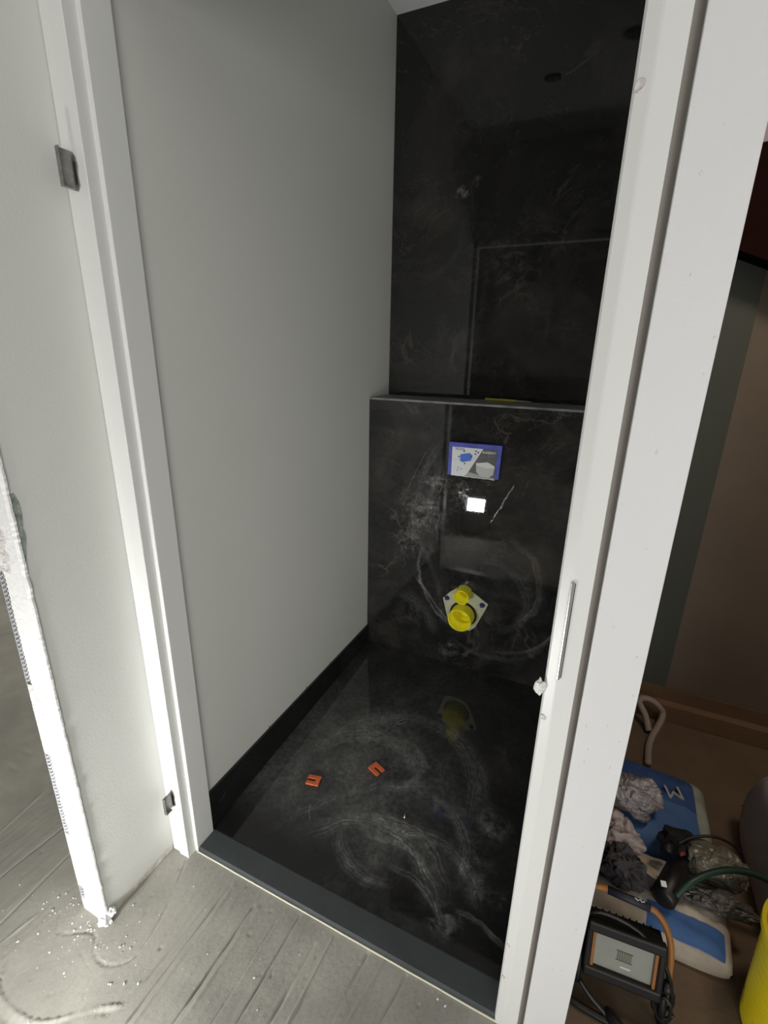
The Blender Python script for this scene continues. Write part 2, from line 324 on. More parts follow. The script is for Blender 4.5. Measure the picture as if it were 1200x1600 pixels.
box('cavity', (.2, D+.075, .1), (.7, D+.085, .6), dark, cw); adopt(cw)
box('wall_right', (XR, YJ, 0), (.977, D2, HC), paint, kind=ST)
# toilet ceiling with two spot-lamp holes
def ring2(cx, cy, r, n=20): return [(cx+r*math.cos(2*PI*k/n), cy+r*math.sin(2*PI*k/n)) for k in range(n)]
ct = link('ceiling_toilet', prism(BM(), [(-.16, -.0), (.98, -.0), (.98, 1.42), (-.16, 1.42)], 2, HC, HC+.02, [ring2(.44, .66, .038), ring2(.752, .86, .045)]), ceil_m, kind=ST)
bm = BM()
abox(bm, (-.16, 0, HC+.14), (.98, 1.42, HC+.15)); link('ceiling_void', bm, dark, kind=ST)
# tiled floor: thin slab, gently rising
fl = [((.099, .345), (.167, .556), (.436, .555), .022, .30), ((.151, .49), (.315, .576), (.451, .517), .02, .34), ((.316, .721), (.56, .68), (.676, .464), .03, .28), ((.166, .18), (.307, .349), (.446, .444), .02, .26),
      ((.403, .295), (.545, .307), (.664, .213), .022, .42), ((.528, .298), (.642, .311), (.75, .219), .02, .46), ((.531, .196), (.613, .179), (.663, .148), .012, .5), ((.351, .191), (.419, .142), (.517, .142), .022, .34),
      ((.122, .449), (.187, .62), (.362, .706), .03, .22), ((.722, .165), (.782, .158), (.837, .138), .008, .55), ((.279, .2), (.451, .284), (.595, .227), .03, .35), ((.472, .76), (.624, .663), (.702, .528), .025, .2), ((.60, .42), (.68, .35), (.70, .27), .02, .3),
      ((.44, .60), (.475, .50), (.43, .42), .015, .34), ((.42, .24), (.55, .255), (.66, .175), .014, .4), ((.70, .45), (.75, .40), (.79, .43), .014, .35)]
fb = [((.737, .422), .07, .55, 34), ((.691, .132), .06, .6, 36), ((.752, .246), .05, .55, 34), ((.798, .233), .035, .5, 40), ((.495, .554), .05, .38, 50), ((.258, .43), .13, .22, 22), ((.713, .294), .10, .34, 26), ((.451, .197), .09, .32, 26), ((.726, .70), .08, .12, 20), ((.38, .40), .35, .14, 8), ((.50, .15), .30, .12, 12), ((.15, .30), .18, .24, 6)]
fl = [(a, b_, c__, w_*1.35, am) for a, b_, c__, w_, am in fl]
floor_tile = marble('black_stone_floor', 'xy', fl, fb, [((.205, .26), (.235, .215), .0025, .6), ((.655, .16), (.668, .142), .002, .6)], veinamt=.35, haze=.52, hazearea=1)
bm = prism(BM(), [(FY0-.02, FZ0-.02), (D+.03, FZ0-.01), (D+.03, fz(D+.03)), (FY0, FZ0-.001), (FY0-.02, FZ0-.001)], 0, XL-.02, XR+.02)
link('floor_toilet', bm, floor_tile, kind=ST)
# black plinth on the left wall (and the hidden right one)
plm = marble('black_stone_plinth', 'yz', [], [((.10, .9), .1, .15, 40)], [((.075, .10), (.09, .13), .002, .3)], veinamt=.3)
for nm, x0, x1 in (('baseboard_left', XL, -.0126), ('baseboard_right', XR-.0095, XR)):
    link(nm, prism(BM(), [(YJ+.001, fz(.067)-.004), (D-.0005, fz(D)-.004), (D-.0005, .141), (YJ+.001, .141)], 0, x0, x1), plm, kind=ST, bev=.0008)
# threshold strip of black stone and the pale bead along its front
link('trim_1', prism(BM(), [(.001, -.004), (.068, -.004), (.068, .0125), (.064, .0135), (.006, .0135), (.001, .0095)], 0, -.0045, W-.0005), sill_top, kind=ST)
bm = BM(); pts = [(-.006+i*.0345, -.0012+.0006*noise.noise(Vector((i*.6, 2, 0))), .0022) for i in range(26)]; tube(bm, pts, .0023, 6)
link('trim_2', bm, mat('pale_sealant', (.72, .70, .55), .6), kind=ST)
# stub wall at the left of the door
XS = -.0766
stub = empty('wall_stub', (-.12, -.1, 0), kind=ST)
dirty = mat('wall_paint_dirty_foot', (.70, .705, .675), .55, bump=(220, .15, .002)); t = NT(dirty); bs = t.N['Principled BSDF']; co = t.N.new('ShaderNodeTexCoord').outputs['Object']
sp = t.N.new('ShaderNodeSeparateXYZ'); t.L.new(co, sp.inputs[0])
zz = t.m('ADD', sp.outputs[2], t.m('MULTIPLY', t.noise(co, 18, 5), .03)); mk = t.m('MULTIPLY', t.ss(zz, .018, .045, 1, 0), t.ss(t.noise(co, 45, 4), .3, .6))
cc = t.mix(t.m('MULTIPLY', mk, .75), (.70, .705, .675), (.26, .20, .12)); sm = t.m('MULTIPLY', t.ss(zz, .03, .12, 1, 0), .25); cc = t.mix(sm, cc, (.45, .43, .37)); t.L.new(cc, bs.inputs['Base Color'])
box('wall_core', (-.162, -.229, 0), (XS, YJ, 2.6), dirty, stub, bev=.001)
# perforated corner bead: thin sheet with real slots
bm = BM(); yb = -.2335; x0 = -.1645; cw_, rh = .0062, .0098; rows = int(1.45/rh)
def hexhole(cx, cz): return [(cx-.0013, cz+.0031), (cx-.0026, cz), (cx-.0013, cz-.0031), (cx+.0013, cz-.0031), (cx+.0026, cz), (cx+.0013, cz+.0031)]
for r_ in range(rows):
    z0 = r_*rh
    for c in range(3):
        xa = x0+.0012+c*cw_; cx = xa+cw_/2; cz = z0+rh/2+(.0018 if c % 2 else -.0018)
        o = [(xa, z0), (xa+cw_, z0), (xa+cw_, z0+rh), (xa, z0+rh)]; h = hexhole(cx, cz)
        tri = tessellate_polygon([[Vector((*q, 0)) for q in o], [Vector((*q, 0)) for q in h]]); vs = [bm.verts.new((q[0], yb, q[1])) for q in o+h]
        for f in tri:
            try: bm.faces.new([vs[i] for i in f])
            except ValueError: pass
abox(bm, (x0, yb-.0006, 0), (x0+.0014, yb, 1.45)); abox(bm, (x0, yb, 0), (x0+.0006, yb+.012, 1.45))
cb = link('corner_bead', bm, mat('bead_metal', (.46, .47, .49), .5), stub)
box('bead_backing', (x0+.001, yb+.0036, 0), (-.137, yb+.0050, 2.6), mat('bead_hole_shade', (.006, .0065, .009), .9, spec=.1), stub)  # near-black sheet paints the shade inside the bead holes
# plaster skim over the cap
bm = BM(); nz = 620; nx = 16; G = []
for j in range(nz+1):
    z = 1.5*j/nz; solid = (z < .055) or (.255 < z < .065+.0 and False)
    def cover(z):                              # where the skim covers the bead as well
        for a, b in ((-.1, .035), (.085, .262), (.505, .69), (.955, 1.6)):
            if a < z < b: return 1
        return 0
    xl = -.1635 if cover(z+.004*noise.noise(Vector((0, 0, z*120)))) else -.1445+.0016*noise.noise(Vector((3, 0, z*60)))
    xr = -.0725+.0028*noise.noise(Vector((1, 5, z*38)))+.0016*noise.noise(Vector((1, 5, z*140)))+(.010 if z < .012 else 0)
    if z < .05: xr += .008*(1-z/.05)*abs(noise.noise(Vector((4, 1, z*90))))*2
    row = []
    for i in range(nx+1):
        u = i/nx; x = xl+(xr-xl)*u; e = min(u, 1-u)*nx; y = -.2325-.0042*min(1, e)-.0007*noise.noise(Vector((x*90, 3, z*60)))-.0009*noise.noise(Vector((x*220, 7, z*200)))*(1.6 if cover(z) and z > .4 and x < -.12 else .5)
        row.append(bm.verts.new((x, y, z)))
    G.append(row)
for j in range(nz):
    for i in range(nx):
        if (G[j][i].co-G[j+1][i].co).length < .03: bm.faces.new((G[j][i], G[j+1][i], G[j+1][i+1], G[j][i+1])).material_index = 1 if (G[j][i].co.x < -.112+.012*noise.noise(Vector((2, 2, G[j][i].co.z*22))) and (.505 < G[j][i].co.z < .70 or .955 < G[j][i].co.z < 1.5)) else 0
for j in range(nz):                            # returns at the right and left edges
    for i in (0, nx):
        a, b = G[j][i], G[j+1][i]; c_ = bm.verts.new((b.co.x, -.2285, b.co.z)); d_ = bm.verts.new((a.co.x, -.2285, a.co.z)); bm.faces.new((a, b, c_, d_))
link('plaster_skim', bm, [white, chalk], stub, smooth=False)
# torn green paper of the board beside the cap
bm = BM(); o = [(-.233, 1.115), (-.222, 1.118), (-.2165, 1.10), (-.2155, 1.075), (-.219, 1.05), (-.2175, 1.03), (-.222, 1.01), (-.226, .985), (-.233, .98)]
prism(bm, o, 0, XS, XS+.0018); link('torn_board_paper', bm, mat('torn_green_paper', (.13, .17, .14), .9, bump=(90, 1, .004), var=(50, .4, (.45, .50, .46))), stub)
blob('plaster_lump', (-.078, -.237, .012), (.016, .012, .020), white, 4, .5, 3, 4, stub, flat=-.5)
blob('plaster_lump', (-.066, -.222, .028), (.010, .009, .010), white, 9, .6, 3, 4, stub, flat=-.9)
adopt(stub)
# steel door frame
fr = empty('door_1', (.42, 0, 0), kind=ST); FH = 2.0
ya = -.0266
prof = [(XS+.001, YJ), (XS+.001, ya+.004), (-.048, ya+.004), (-.048, ya), (-.0155, ya), (-.0145, ya+.001), (-.0145, -.001), (-.0135, 0), (-.006, 0), (-.005, .001), (-.005, YJ)]
def bevprism(bm, pts, lo, hi): return prism(bm, pts, 2, lo, hi)
link('door_jamb', bevprism(BM(), prof, 0, FH+.05), steel_paint, fr, bev=.0008)
prof = [(XR+.01, YJ), (W, YJ), (W, .004), (W+.003, .000), (W+.017, -.006), (W+.020, -.0068), (.8935, -.0068), (.8935, YJ-.02), (XR+.01, YJ-.02)]
jr = link('door_jamb', bevprism(BM(), prof, 0, FH+.05), steel_paint, fr, bev=.0008)
bm = BM(); prism(bm, [(YJ, FH), (0, FH), (0, FH+.0095), (ya, FH+.0095), (ya, FH+.045), (YJ, FH+.045)], 0, -.05, .895)
link('door_head', bm, steel_paint, fr, bev=.0008)
# hinge pockets on the left jamb
for zc, m_, hh in ((1.664, steel, .030), (.212, steel, .026)):
    bm = BM(); abox(bm, (-.0425, ya-.030, zc-hh), (-.0410, ya-.0005, zc+hh)); abox(bm, (-.0425, ya-.0315, zc-hh), (-.0330, ya-.030, zc+hh)); abox(bm, (-.0425, ya-.030, zc-hh), (-.0330, ya-.012, zc-hh+.0015))
    hb = link('hinge_arm', bm, m_, fr, bev=.0004)
    bm = BM(); prism(bm, [(-.047, zc-.026), (-.041, zc-.030), (-.034, zc-.022), (-.036, zc-.004), (-.033, zc+.008), (-.036, zc+.022), (-.043, zc+.030), (-.048, zc+.02)], 1, ya-.0022, ya-.0002)
    hp = link('hinge_plate', bm, steel, fr)
    bm = BM(); prism(bm, [(-.0455, zc-.018), (-.0385, zc-.022), (-.037, zc-.012), (-.038, zc+.014), (-.044, zc+.020)], 1, ya-.0026, ya-.0021); link('hinge_slot', bm, dark, hp)
# strike plate slot on the right jamb
bm = BM(); prism(bm, [(.8650, .895), (.8690, .895), (.8695, 1.062), (.8645, 1.062)], 1, -.0105, -.0060); link('strike_lip', bm, chrome, fr, bev=.0006)
box('strike_slot', (.8694, -.0073, .897), (.8706, -.006, 1.060), dark, fr)
for z, x, r in ((1.651, .8545, .0058), (.812, .8535, .0045), (.252, .8535, .0035), (.155, .8535, .003)):
    bm = BM(); lathe(bm, [(r*1.25, -.0006), (r*1.1, .0012), (r*.8, .0014), (r*.7, .0004), (0, .0003)], (x, -.0018, z), (-.35, -1, 0), 20); link('paint_dent', bm, chalk, fr, smooth=True)
adopt(fr)
# wall end right of the door, groove between it and the frame
wp = empty('wall_partition', (.94, 0, 0), kind=ST)
box('wall_end', (.905, -.012, 0), (.977, 1.26, 2.62), casing_paint, wp, bev=.0012)
bm = BM()
for k in range(60):
    z = R.uniform(.1, 2.1); x = R.uniform(.909, .973); s = R.uniform(.0006, .0016)
    m4 = Matrix.Translation((x, -.0121, z)) @ Matrix.Diagonal((s, s*.5, s*R.uniform(1, 2.6), 1)); bmesh.ops.create_icosphere(bm, subdivisions=2, radius=1, matrix=m4)
link('paint_nibs', bm, casing_paint, wp, smooth=True)
box('groove_bottom', (.8935, .012, 0), (.905, .030, 2.62), mat('groove_board', (.42, .39, .35), .8), wp)
adopt(wp)
# hall shell
box('ceiling', (-3.3, -3.2, 2.62), (2.7, 2.6, 2.66), ceil_m, kind=ST)
box('wall_hall_left', (-3.34, -3.2, 0), (-3.3, 2.6, 2.62), paint, kind=ST)
box('wall_hall_back', (-3.3, -3.24, 0), (2.7, -3.2, 2.62), mat('hall_back_paint', (.30, .28, .26), .8, var=(1.8, .6, (.10, .09, .085))), kind=ST)
box('wall_hall_right', (2.7, -3.2, 0), (2.74, 2.6, 2.62), paint, kind=ST)
box('wall_hall_far', (-3.3, 2.6, 0), (2.7, 2.64, 2.62), paint, kind=ST)
box('wall_light_block', (1.40, -.012, 0), (2.7, .1, 2.62), paint, kind=ST)  # unseen wall added to keep the fill out of the store room
# store room under the stairs, right of the partition
box('floor_store', (.977, .0, -.01), (2.7, 1.27, .002), niche_fl, kind=ST)
box('wall_store_back', (.90, 1.25, 0), (2.7, 1.42, 2.62), brownwall, kind=ST)
box('wall_store_board', (.9775, 1.236, .02), (1.243, 1.25, 2.0), greenboard, kind=ST)
bm = BM(); prism(bm, [(1.195, .002), (1.249, .002), (1.249, .125), (1.232, .132), (1.228, .075), (1.205, .070)], 0, .978, 2.0)
link('baseboard_store', bm, wood, kind=ST, bev=.002)
# sloping stair timber
bm = BM(); a = Vector((.98, 1.20, 1.78)); dx = .95; sl = -.41
for y in (1.15, 1.235):
    pass
prism(bm, [(.978, 1.740), (2.0, 1.740-.42), (2.0, 1.98), (.978, 1.925)], 1, 1.13, 1.235)
link('trim_3', bm, redwood, kind=ST, bev=.004)
link('trim_4', abox(BM(), (.978, 1.225, 1.93), (2.0, 1.249, 2.55)), mat('lilac_paint', (.42, .38, .46), .8), kind=ST)
# ------------------------------------------------------------ work light that lights the doorway
wl = empty('work_light', (0, -.76, 0), 'lit LED work light on the hall floor, seen as glare in the black tiles', 'work light')
LC = Vector((.012, -.775, .222)); TL = math.radians(30)
n_ = Vector((0.10, math.cos(TL), math.sin(TL))).normalized(); xv = n_.cross(Vector((0, 0, 1))).normalized(); uv = xv.cross(n_)
def obx(bm, c, ex, ey, ez, hx, hy, hz):
    vs = [bm.verts.new(c+ex*(sx*hx)+ey*(sy*hy)+ez*(sz*hz)) for sz in (-1, 1) for sx, sy in ((-1, -1), (1, -1), (1, 1), (-1, 1))]
    for f in ((0,3,2,1),(4,5,6,7),(0,1,5,4),(1,2,6,5),(2,3,7,6),(3,0,4,7)): bm.faces.new([vs[i] for i in f])
bm = BM(); obx(bm, LC, xv, uv, n_, .065, .05, .0015)
lp = mat('led_panel', (1, 1, 1), .4, emit=((1., 1.0, .97), PANEL_WATT)); link('led_panel', bm, lp, wl)
bm = BM(); obx(bm, LC-n_*.024, xv, uv, n_, .086, .07, .020); link('housing', bm, black_metal, wl, bev=.008)
bm = BM()
for s in (-1, 1): obx(bm, LC+xv*s*.077-n_*.0005, xv, uv, n_, .009, .07, .006); obx(bm, LC+uv*s*.061-n_*.0005, xv, uv, n_, .086, .009, .006)
link('bezel', bm, black_pl, wl, bev=.003)
bm = BM(); tube(bm, smoothpts([(-.09, -.80, .225), (-.10, -.80, .12), (-.10, -.80, .012), (-.06, -.70, .012), (.08, -.70, .012), (.125, -.80, .012), (.125, -.80, .12), (.115, -.80, .225)], 6), .008, 10)
link('stand', bm, amber, wl, smooth=True); adopt(wl)
# ------------------------------------------------------------ things in the toilet
# protective cover of the flush plate opening
zt_, zb_, xl_, xr_ = 1.055, .923, .333, .538
fc = empty('flush_plate_cover', (.435, D, .92), 'blue foam-framed flush plate cover with printed card on the lower black wall', 'flush plate cover')
ty = D-.017
fo = [(xl_+.001, zb_), (xr_-.003, zb_+.002), (xr_, zt_), (xl_, zt_-.003)]
fi = [(xl_+.020, zb_+.001+.006), (xr_-.022, zb_+.008), (xr_-.020, zt_-.019), (xl_+.018, zt_-.021)]
link('foam_frame', prism(BM(), fo, 1, ty, D-.0005, fi), bluef, fc, bev=.001)
cardm = mat('white_card', (.72, .74, .76), .45); carddark = mat('dark_print', (.045, .048, .052), .45)
o = [(xl_+.016, zb_-.003)]; k = 14
for i in range(k+1): o.append((xl_+.016+(xr_-.018-xl_-.016)*i/k, zb_-.001+.0022*noise.noise(Vector((i*.9, 3, 1)))))
o += [(xr_-.018, zt_-.018), (xl_+.015, zt_-.020)]
card = link('printed_card', prism(BM(), o, 1, ty-.0012, ty-.0002), cardm, fc)
yc = ty-.0014
def pp(name, pts, m, y=yc, d=.0003, par=card): return link(name, prism(BM(), pts, 1, y-d, y), m, par)
cwid = xr_-.018-(xl_+.016); chgt = zt_-.019-zb_
def cu(u, v): return (xl_+.016+cwid*u, zb_+.001+chgt*v)
pp('dark_half_print', [cu(.34, .0), cu(1, .0), cu(1, 1), cu(.70, 1)], carddark)
pp('floor_print', [cu(.30, .0), cu(.99, .0), cu(.99, .05), cu(.66, .10), cu(.42, .16)], mat('grey_print', (.35, .34, .33), .5), yc-.0003)
pp('toilet_bowl_print', [cu(.56, .48), cu(.84, .54), cu(.98, .42), cu(.96, .16), cu(.86, .04), cu(.68, .06), cu(.58, .20)], mat('bowl_print', (.50, .50, .48), .5), yc-.0004)
pp('toilet_lid_print', [cu(.56, .50), cu(.82, .57), cu(.98, .45), cu(.97, .39), cu(.80, .36), cu(.58, .43)], mat('lid_print', (.70, .70, .69), .5), yc-.0008)
bl = mat('bright_blue_print', (.02, .12, .62), .45); kb = mat('black_print', (.03, .03, .03), .5)
pp('cistern_print', [cu(.19, .75), cu(.40, .82), cu(.47, .74), cu(.44, .56), cu(.34, .52), cu(.25, .48), cu(.19, .52)], bl, yc-.0004)
for (u, v) in ((.27, .86), (.16, .66), (.44, .70), (.30, .44), (.54, .90), (.53, .80), (.59, .86)): pp('clip_print', [cu(u-.018, v-.02), cu(u+.022, v-.015), cu(u+.018, v+.03), cu(u-.02, v+.02)], kb, yc-.0009)
teal = mat('teal_print', (.03, .25, .32), .5)
for (u, v) in ((.16, .28), (.23, .24), (.14, .19)): pp('bracket_print', [cu(u-.012, v-.02), cu(u+.014, v-.02), cu(u+.014, v+.02), cu(u-.012, v+.02)], teal, yc-.0004)
for (u0, v0, u1_, v1_) in ((.04, .55, .20, .60), (.42, .62, .60, .66), (.62, .70, .98, .80), (.70, .98, .68, .60), (.84, .98, .83, .60)): 
    a = Vector(cu(u0, v0)); b = Vector(cu(u1_, v1_)); n2_ = Vector((-(b-a).y, (b-a).x)).normalized()*.0004
    pp('line_print', [tuple(a-n2_), tuple(b-n2_), tuple(b+n2_), tuple(a+n2_)], mat('thin_line', (.25, .25, .25), .5), yc-.0006)
q = cu(.15, .92); text('lettering', 'SIGMA', .0135, (q[0]+.004, yc-.0006, q[1]), (PI/2, 0, 0), mat('teal_letters', (.05, .18, .26), .5), card)
q = cu(.84, .885); text('lettering', '\u25a0 GEBERIT'.replace('\u25a0 ', ''), .0125, (q[0]+.002, yc-.0006, q[1]), (PI/2, 0, 0), mat('white_letters', (.85, .85, .85), .5), card)
pp('logo_square', [cu(.685, .86), cu(.715, .86), cu(.715, .91), cu(.685, .91)], cardm, yc-.0004)
adopt(fc)
# outlets of the hidden cistern frame
ou = empty('toilet_outlet', (.435, D, .29), 'pair of open yellow pipe sleeves on a cream plate in the black wall', 'toilet outlet')
po = [(.344, .371), (.374, .408), (.423, .449), (.457, .438), (.539, .389), (.532, .364), (.494, .267), (.471, .244), (.40, .240), (.377, .257)]
FPc, WPc = (.436, .424), (.438, .318)
link('mounting_plate', prism(BM(), [(x, z) for x, z in po], 1, D-.0022, D+.006, [ring2(FPc[0], FPc[1]-.004, .0335, 28), ring2(WPc[0], WPc[1], .058, 32)]), cream, ou, bev=.0006)
def sleeve(nm, c, r, t_, L_, ridges):
    ax = (0, -1, 0); p_ = [(r-t_-.010, -.05), (r-t_-.010, -.022), (r-t_-.004, -.021), (r-t_-.004, -.014), (r-t_, -.013)]
    for k in range(ridges): h = -.010+k*.010; p_ += [(r-t_, h), (r-t_-.004, h+.001), (r-t_-.004, h+.003), (r-t_, h+.004)]
    p_ += [(r-t_, L_-.001), (r-t_+.001, L_), (r-.001, L_), (r, L_-.001), (r, -.03)]
    bm = lathe(BM(), p_, (c[0], D, c[1]), ax, 48); return link(nm, bm, yellow, ou, smooth=True)
sleeve('flush_sleeve', (FPc[0], FPc[1]-.006), .0315, .0035, .052, 1)
sleeve('waste_sleeve', (WPc[0], WPc[1]-.003), .0500, .0045, .060, 2)
bm = lathe(BM(), [(0, 0), (.0285, 0)], (FPc[0], D+.045, FPc[1]-.006), (0, -1, 0), 32); link('sleeve_bottom', bm, yellow, ou)
bm = lathe(BM(), [(0, 0), (.0465, 0)], (WPc[0], D+.045, WPc[1]-.003), (0, -1, 0), 32); link('sleeve_bottom', bm, yellow, ou)
for x, z in ((.363, .377), (.516, .380)):
    bm = lathe(BM(), [(0, .016), (.006, .016), (.0075, .012), (.0075, .004), (.011, .003), (.012, 0)], (x, D-.001, z), (0, -1, 0), 24); link('bolt_cap', bm, bluebolt, ou, smooth=False)
bm = BM(); prism(bm, ring2(WPc[0], WPc[1], .058, 32), 1, D-.0026, D-.0021, ring2(WPc[0], WPc[1]-.003, .0495, 32)); link('dark_gap', bm, dark, ou); adopt(ou)
# pencil on the ledge
pa = Vector((.417, 1.262, H1+.0052)); pb = Vector((.612, 1.240, H1+.0052)); dv = (pb-pa).normalized()
pn = empty('marker_pen', pa, 'yellow-green pen with grey tip lying on top of the black ledge', 'pen')
bm = BM(); tube(bm, [pa, pa+dv*.002, pa+dv*.122, pa+dv*.124], .005, 10, radii=[.0042, .0052, .0052, .0046]); link('barrel', bm, mat('lime_barrel', (.50, .48, .04), .45), pn, smooth=False)
bm = BM(); tube(bm, [pa+dv*.124, pa+dv*.150, pa+dv*.152, pa+dv*.175, pa+dv*.190], .004, 10, radii=[.0043, .0040, .0032, .0026, .0006]); link('tip', bm, mat('grey_tip', (.32, .32, .30), .4), pn, smooth=True)
bm = BM(); tube(bm, [pa+dv*.004+Vector((0, -.0005, .0062)), pa+dv*.04+Vector((0, -.0005, .0066))], .0009, 6); link('clip', bm, black_pl, pn); adopt(pn)
# orange U shims
def shim(c, rot, label, sx, sy):
    w2, h2, g, dd = sx/2, sy/2, .0050, sy*.62
    o = [(-w2, -h2), (-g, -h2), (-g, -h2+dd), (-g*.6, -h2+dd+.003), (g*.6, -h2+dd+.003), (g, -h2+dd), (g, -h2), (w2, -h2), (w2, h2), (-w2, h2)]
    bm = prism(BM(), o, 2, 0, .0048)
    for i in range(5): abox(bm, (-w2+.0006, -h2+.004+i*.0062, .0048), (-g-.0012, -h2+.0055+i*.0062, .0055)); abox(bm, (g+.0012, -h2+.004+i*.0062, .0048), (w2-.0006, -h2+.0055+i*.0062, .0055))
    ob = link('levelling_shim', bm, orange, bev=.0005); ob.location = (c[0], c[1], fz(c[1])+.0006); ob.rotation_euler = (math.atan(.0406), 0, rot); return tag(ob, label, 'shim')
s1 = at(490, 1220, 2, fz(.35)); s2 = at(588, 1202, 2, fz(.49))
shim(s1, math.radians(-79), 'orange plastic U shim on the black floor, nearer the left wall', .036, .044)
shim(s2, math.radians(68), 'orange plastic U shim on the black floor, the one farther right', .036, .044)
# small loose bits on the tiles
clear = mat('clear_plastic', (.16, .17, .17), .2, spec=.7)
c = at(627, 1127, 2, fz(.70)); bm = BM()
tube(bm, smoothpts([(0, .016, .003), (-.003, -.012, .003), (.004, -.019, .003), (.012, -.012, .003), (.013, .016, .003)], 5), .0013, 6)
u_ = link('tile_clip', bm, clear, smooth=True); u_.location = (c.x, c.y, fz(c.y)-.0010); u_.rotation_euler.z = -.5; tag(u_, 'small clear U-shaped tile clip lying on the black floor tiles', 'tile clip')
c = at(687, 1274, 2, fz(.41)); bm = prism(BM(), [(-.016, .026), (-.012, -.016), (.024, -.021), (.006, .010)], 2, 0, .0007)
u_ = link('plastic_shard', bm, mat('blue_grey_film', (.030, .033, .05), .12, spec=.8)); u_.location = (c.x, c.y, fz(c.y)+.001); u_.rotation_euler = (.0406, 0, -.25); tag(u_, 'bluish triangular scrap of film lying on the black floor', 'film scrap')
c = at(632, 1277, 2, fz(.37)); bm = BM(); lathe(bm, [(0, .0), (.0035, .0), (.0035, .002), (.0012, .004), (.0010, .012), (0, .014)], (0, 0, 0), (0, 0, 1), 14)
u_ = link('tile_screw', bm, chrome, smooth=True); u_.location = (c.x, c.y, fz(c.y)); tag(u_, 'tiny shiny screw standing on its head on the black floor', 'screw')
# three rusty clips standing up behind the plinth
for (px, py), lb in (((515, 1038), 'thin rusty wire sticking up behind the black plinth, nearest the back wall'), ((478, 1075), 'thin rusty wire sticking up behind the black plinth, middle of three'), ((420, 1138), 'thin rusty wire sticking up behind the black plinth, nearest the door')):
    c = at(px, py, 0, -.0180); bm = BM(); tube(bm, smoothpts([(c.x, c.y, .139), (c.x+.001, c.y, .147), (c.x+.003, c.y+.001, .156)], 4), .0009, 6)
    tag(link('tie_wire', bm, redthin), lb, 'wire', 'wires behind the plinth')
ff = blob('foam_lump', (W-.004, .035, .0), (1, 1, 1), white, 2, .5, 3, 4); bpy.data.objects.remove(ff)
ff = blob('plaster_blob', (.842, -.003, .868), (.0085, .006, .013), white, 12, .8, 4, 5, flat=-2); tag(ff, 'white plaster blob stuck on the edge of the right door jamb', 'plaster blob')
# grit scattered over the cement
bm = BM()
for k in range(260):
    if k < 150: x = -.13+R.gauss(0, .085); y = -.27+R.gauss(0, .045)
    else: x = R.uniform(-.4, .8); y = R.uniform(-.46, -.01)
    if (-.17 < x < -.06 and y > -.245) or (x > .86): continue
    if x < -.0+.0 and y > -.03: continue
    s = R.choice((.0007, .001, .0014, .0023))*R.uniform(.7, 1.2); m4 = Matrix.Translation((x, y, hgt(x, y)+s*.4)) @ Matrix.Rotation(R.uniform(0, 6), 4, 'Z') @ Matrix.Diagonal((s*R.uniform(.8, 1.9), s, s*.8, 1))
    bmesh.ops.create_icosphere(bm, subdivisions=1, radius=1, matrix=m4)
g = link('plaster_grit', bm, white); g['kind'] = 'stuff'; tag(g, 'white plaster grit scattered over the cement floor', 'plaster grit')
# ------------------------------------------------------------ things in the store room
def bag(name, x0, x1, y0, y1, z0, z1, m, seed, rz=0, parent=None, lump=.010):
    bm = BM(); nx_, ny_ = 44, 34; cx, cy = (x0+x1)/2, (y0+y1)/2; hx, hy = (x1-x0)/2, (y1-y0)/2; hz = (z1-z0)/2; top = {}; bot = {}
    for j in range(ny_+1):
        for i in range(nx_+1):
            u = -1+2*i/nx_; v = -1+2*j/ny_; e = (1-abs(u)**5)*(1-abs(v)**4); e = max(e, 0)**.42
            qx = u*hx*(1-.05*(1-e)); qy = v*hy*(1-.05*(1-e)); n0 = noise.fractal(Vector((u*2.2+seed, v*2.2, seed)), .9, 2, 4)*lump+noise.noise(Vector((u*1.2+seed, v*1.5, 3)))*lump
            c_, s_ = math.cos(rz), math.sin(rz); X = cx+qx*c_-qy*s_; Y = cy+qx*s_+qy*c_
            top[i, j] = bm.verts.new((X, Y, z0+hz*.62+(hz*1.38+n0)*e)); bot[i, j] = bm.verts.new((X, Y, z0+hz*.62-hz*.62*min(1, e*1.6)))
    for j in range(ny_):
        for i in range(nx_):
            f = bm.faces.new((top[i, j], top[i+1, j], top[i+1, j+1], top[i, j+1])); f.smooth = True
            f = bm.faces.new((bot[i, j], bot[i, j+1], bot[i+1, j+1], bot[i+1, j])); f.smooth = True
    for k in range(nx_): bm.faces.new((top[k, 0], bot[k, 0], bot[k+1, 0], top[k+1, 0])); bm.faces.new((top[k, ny_], top[k+1, ny_], bot[k+1, ny_], bot[k, ny_]))
    for k in range(ny_): bm.faces.new((top[0, k], top[0, k+1], bot[0, k+1], bot[0, k])); bm.faces.new((top[nx_, k], bot[nx_, k], bot[nx_, k+1], top[nx_, k+1]))
    bmesh.ops.remove_doubles(bm, verts=bm.verts[:], dist=1e-5)
    return link(name, bm, m, parent, smooth=True)
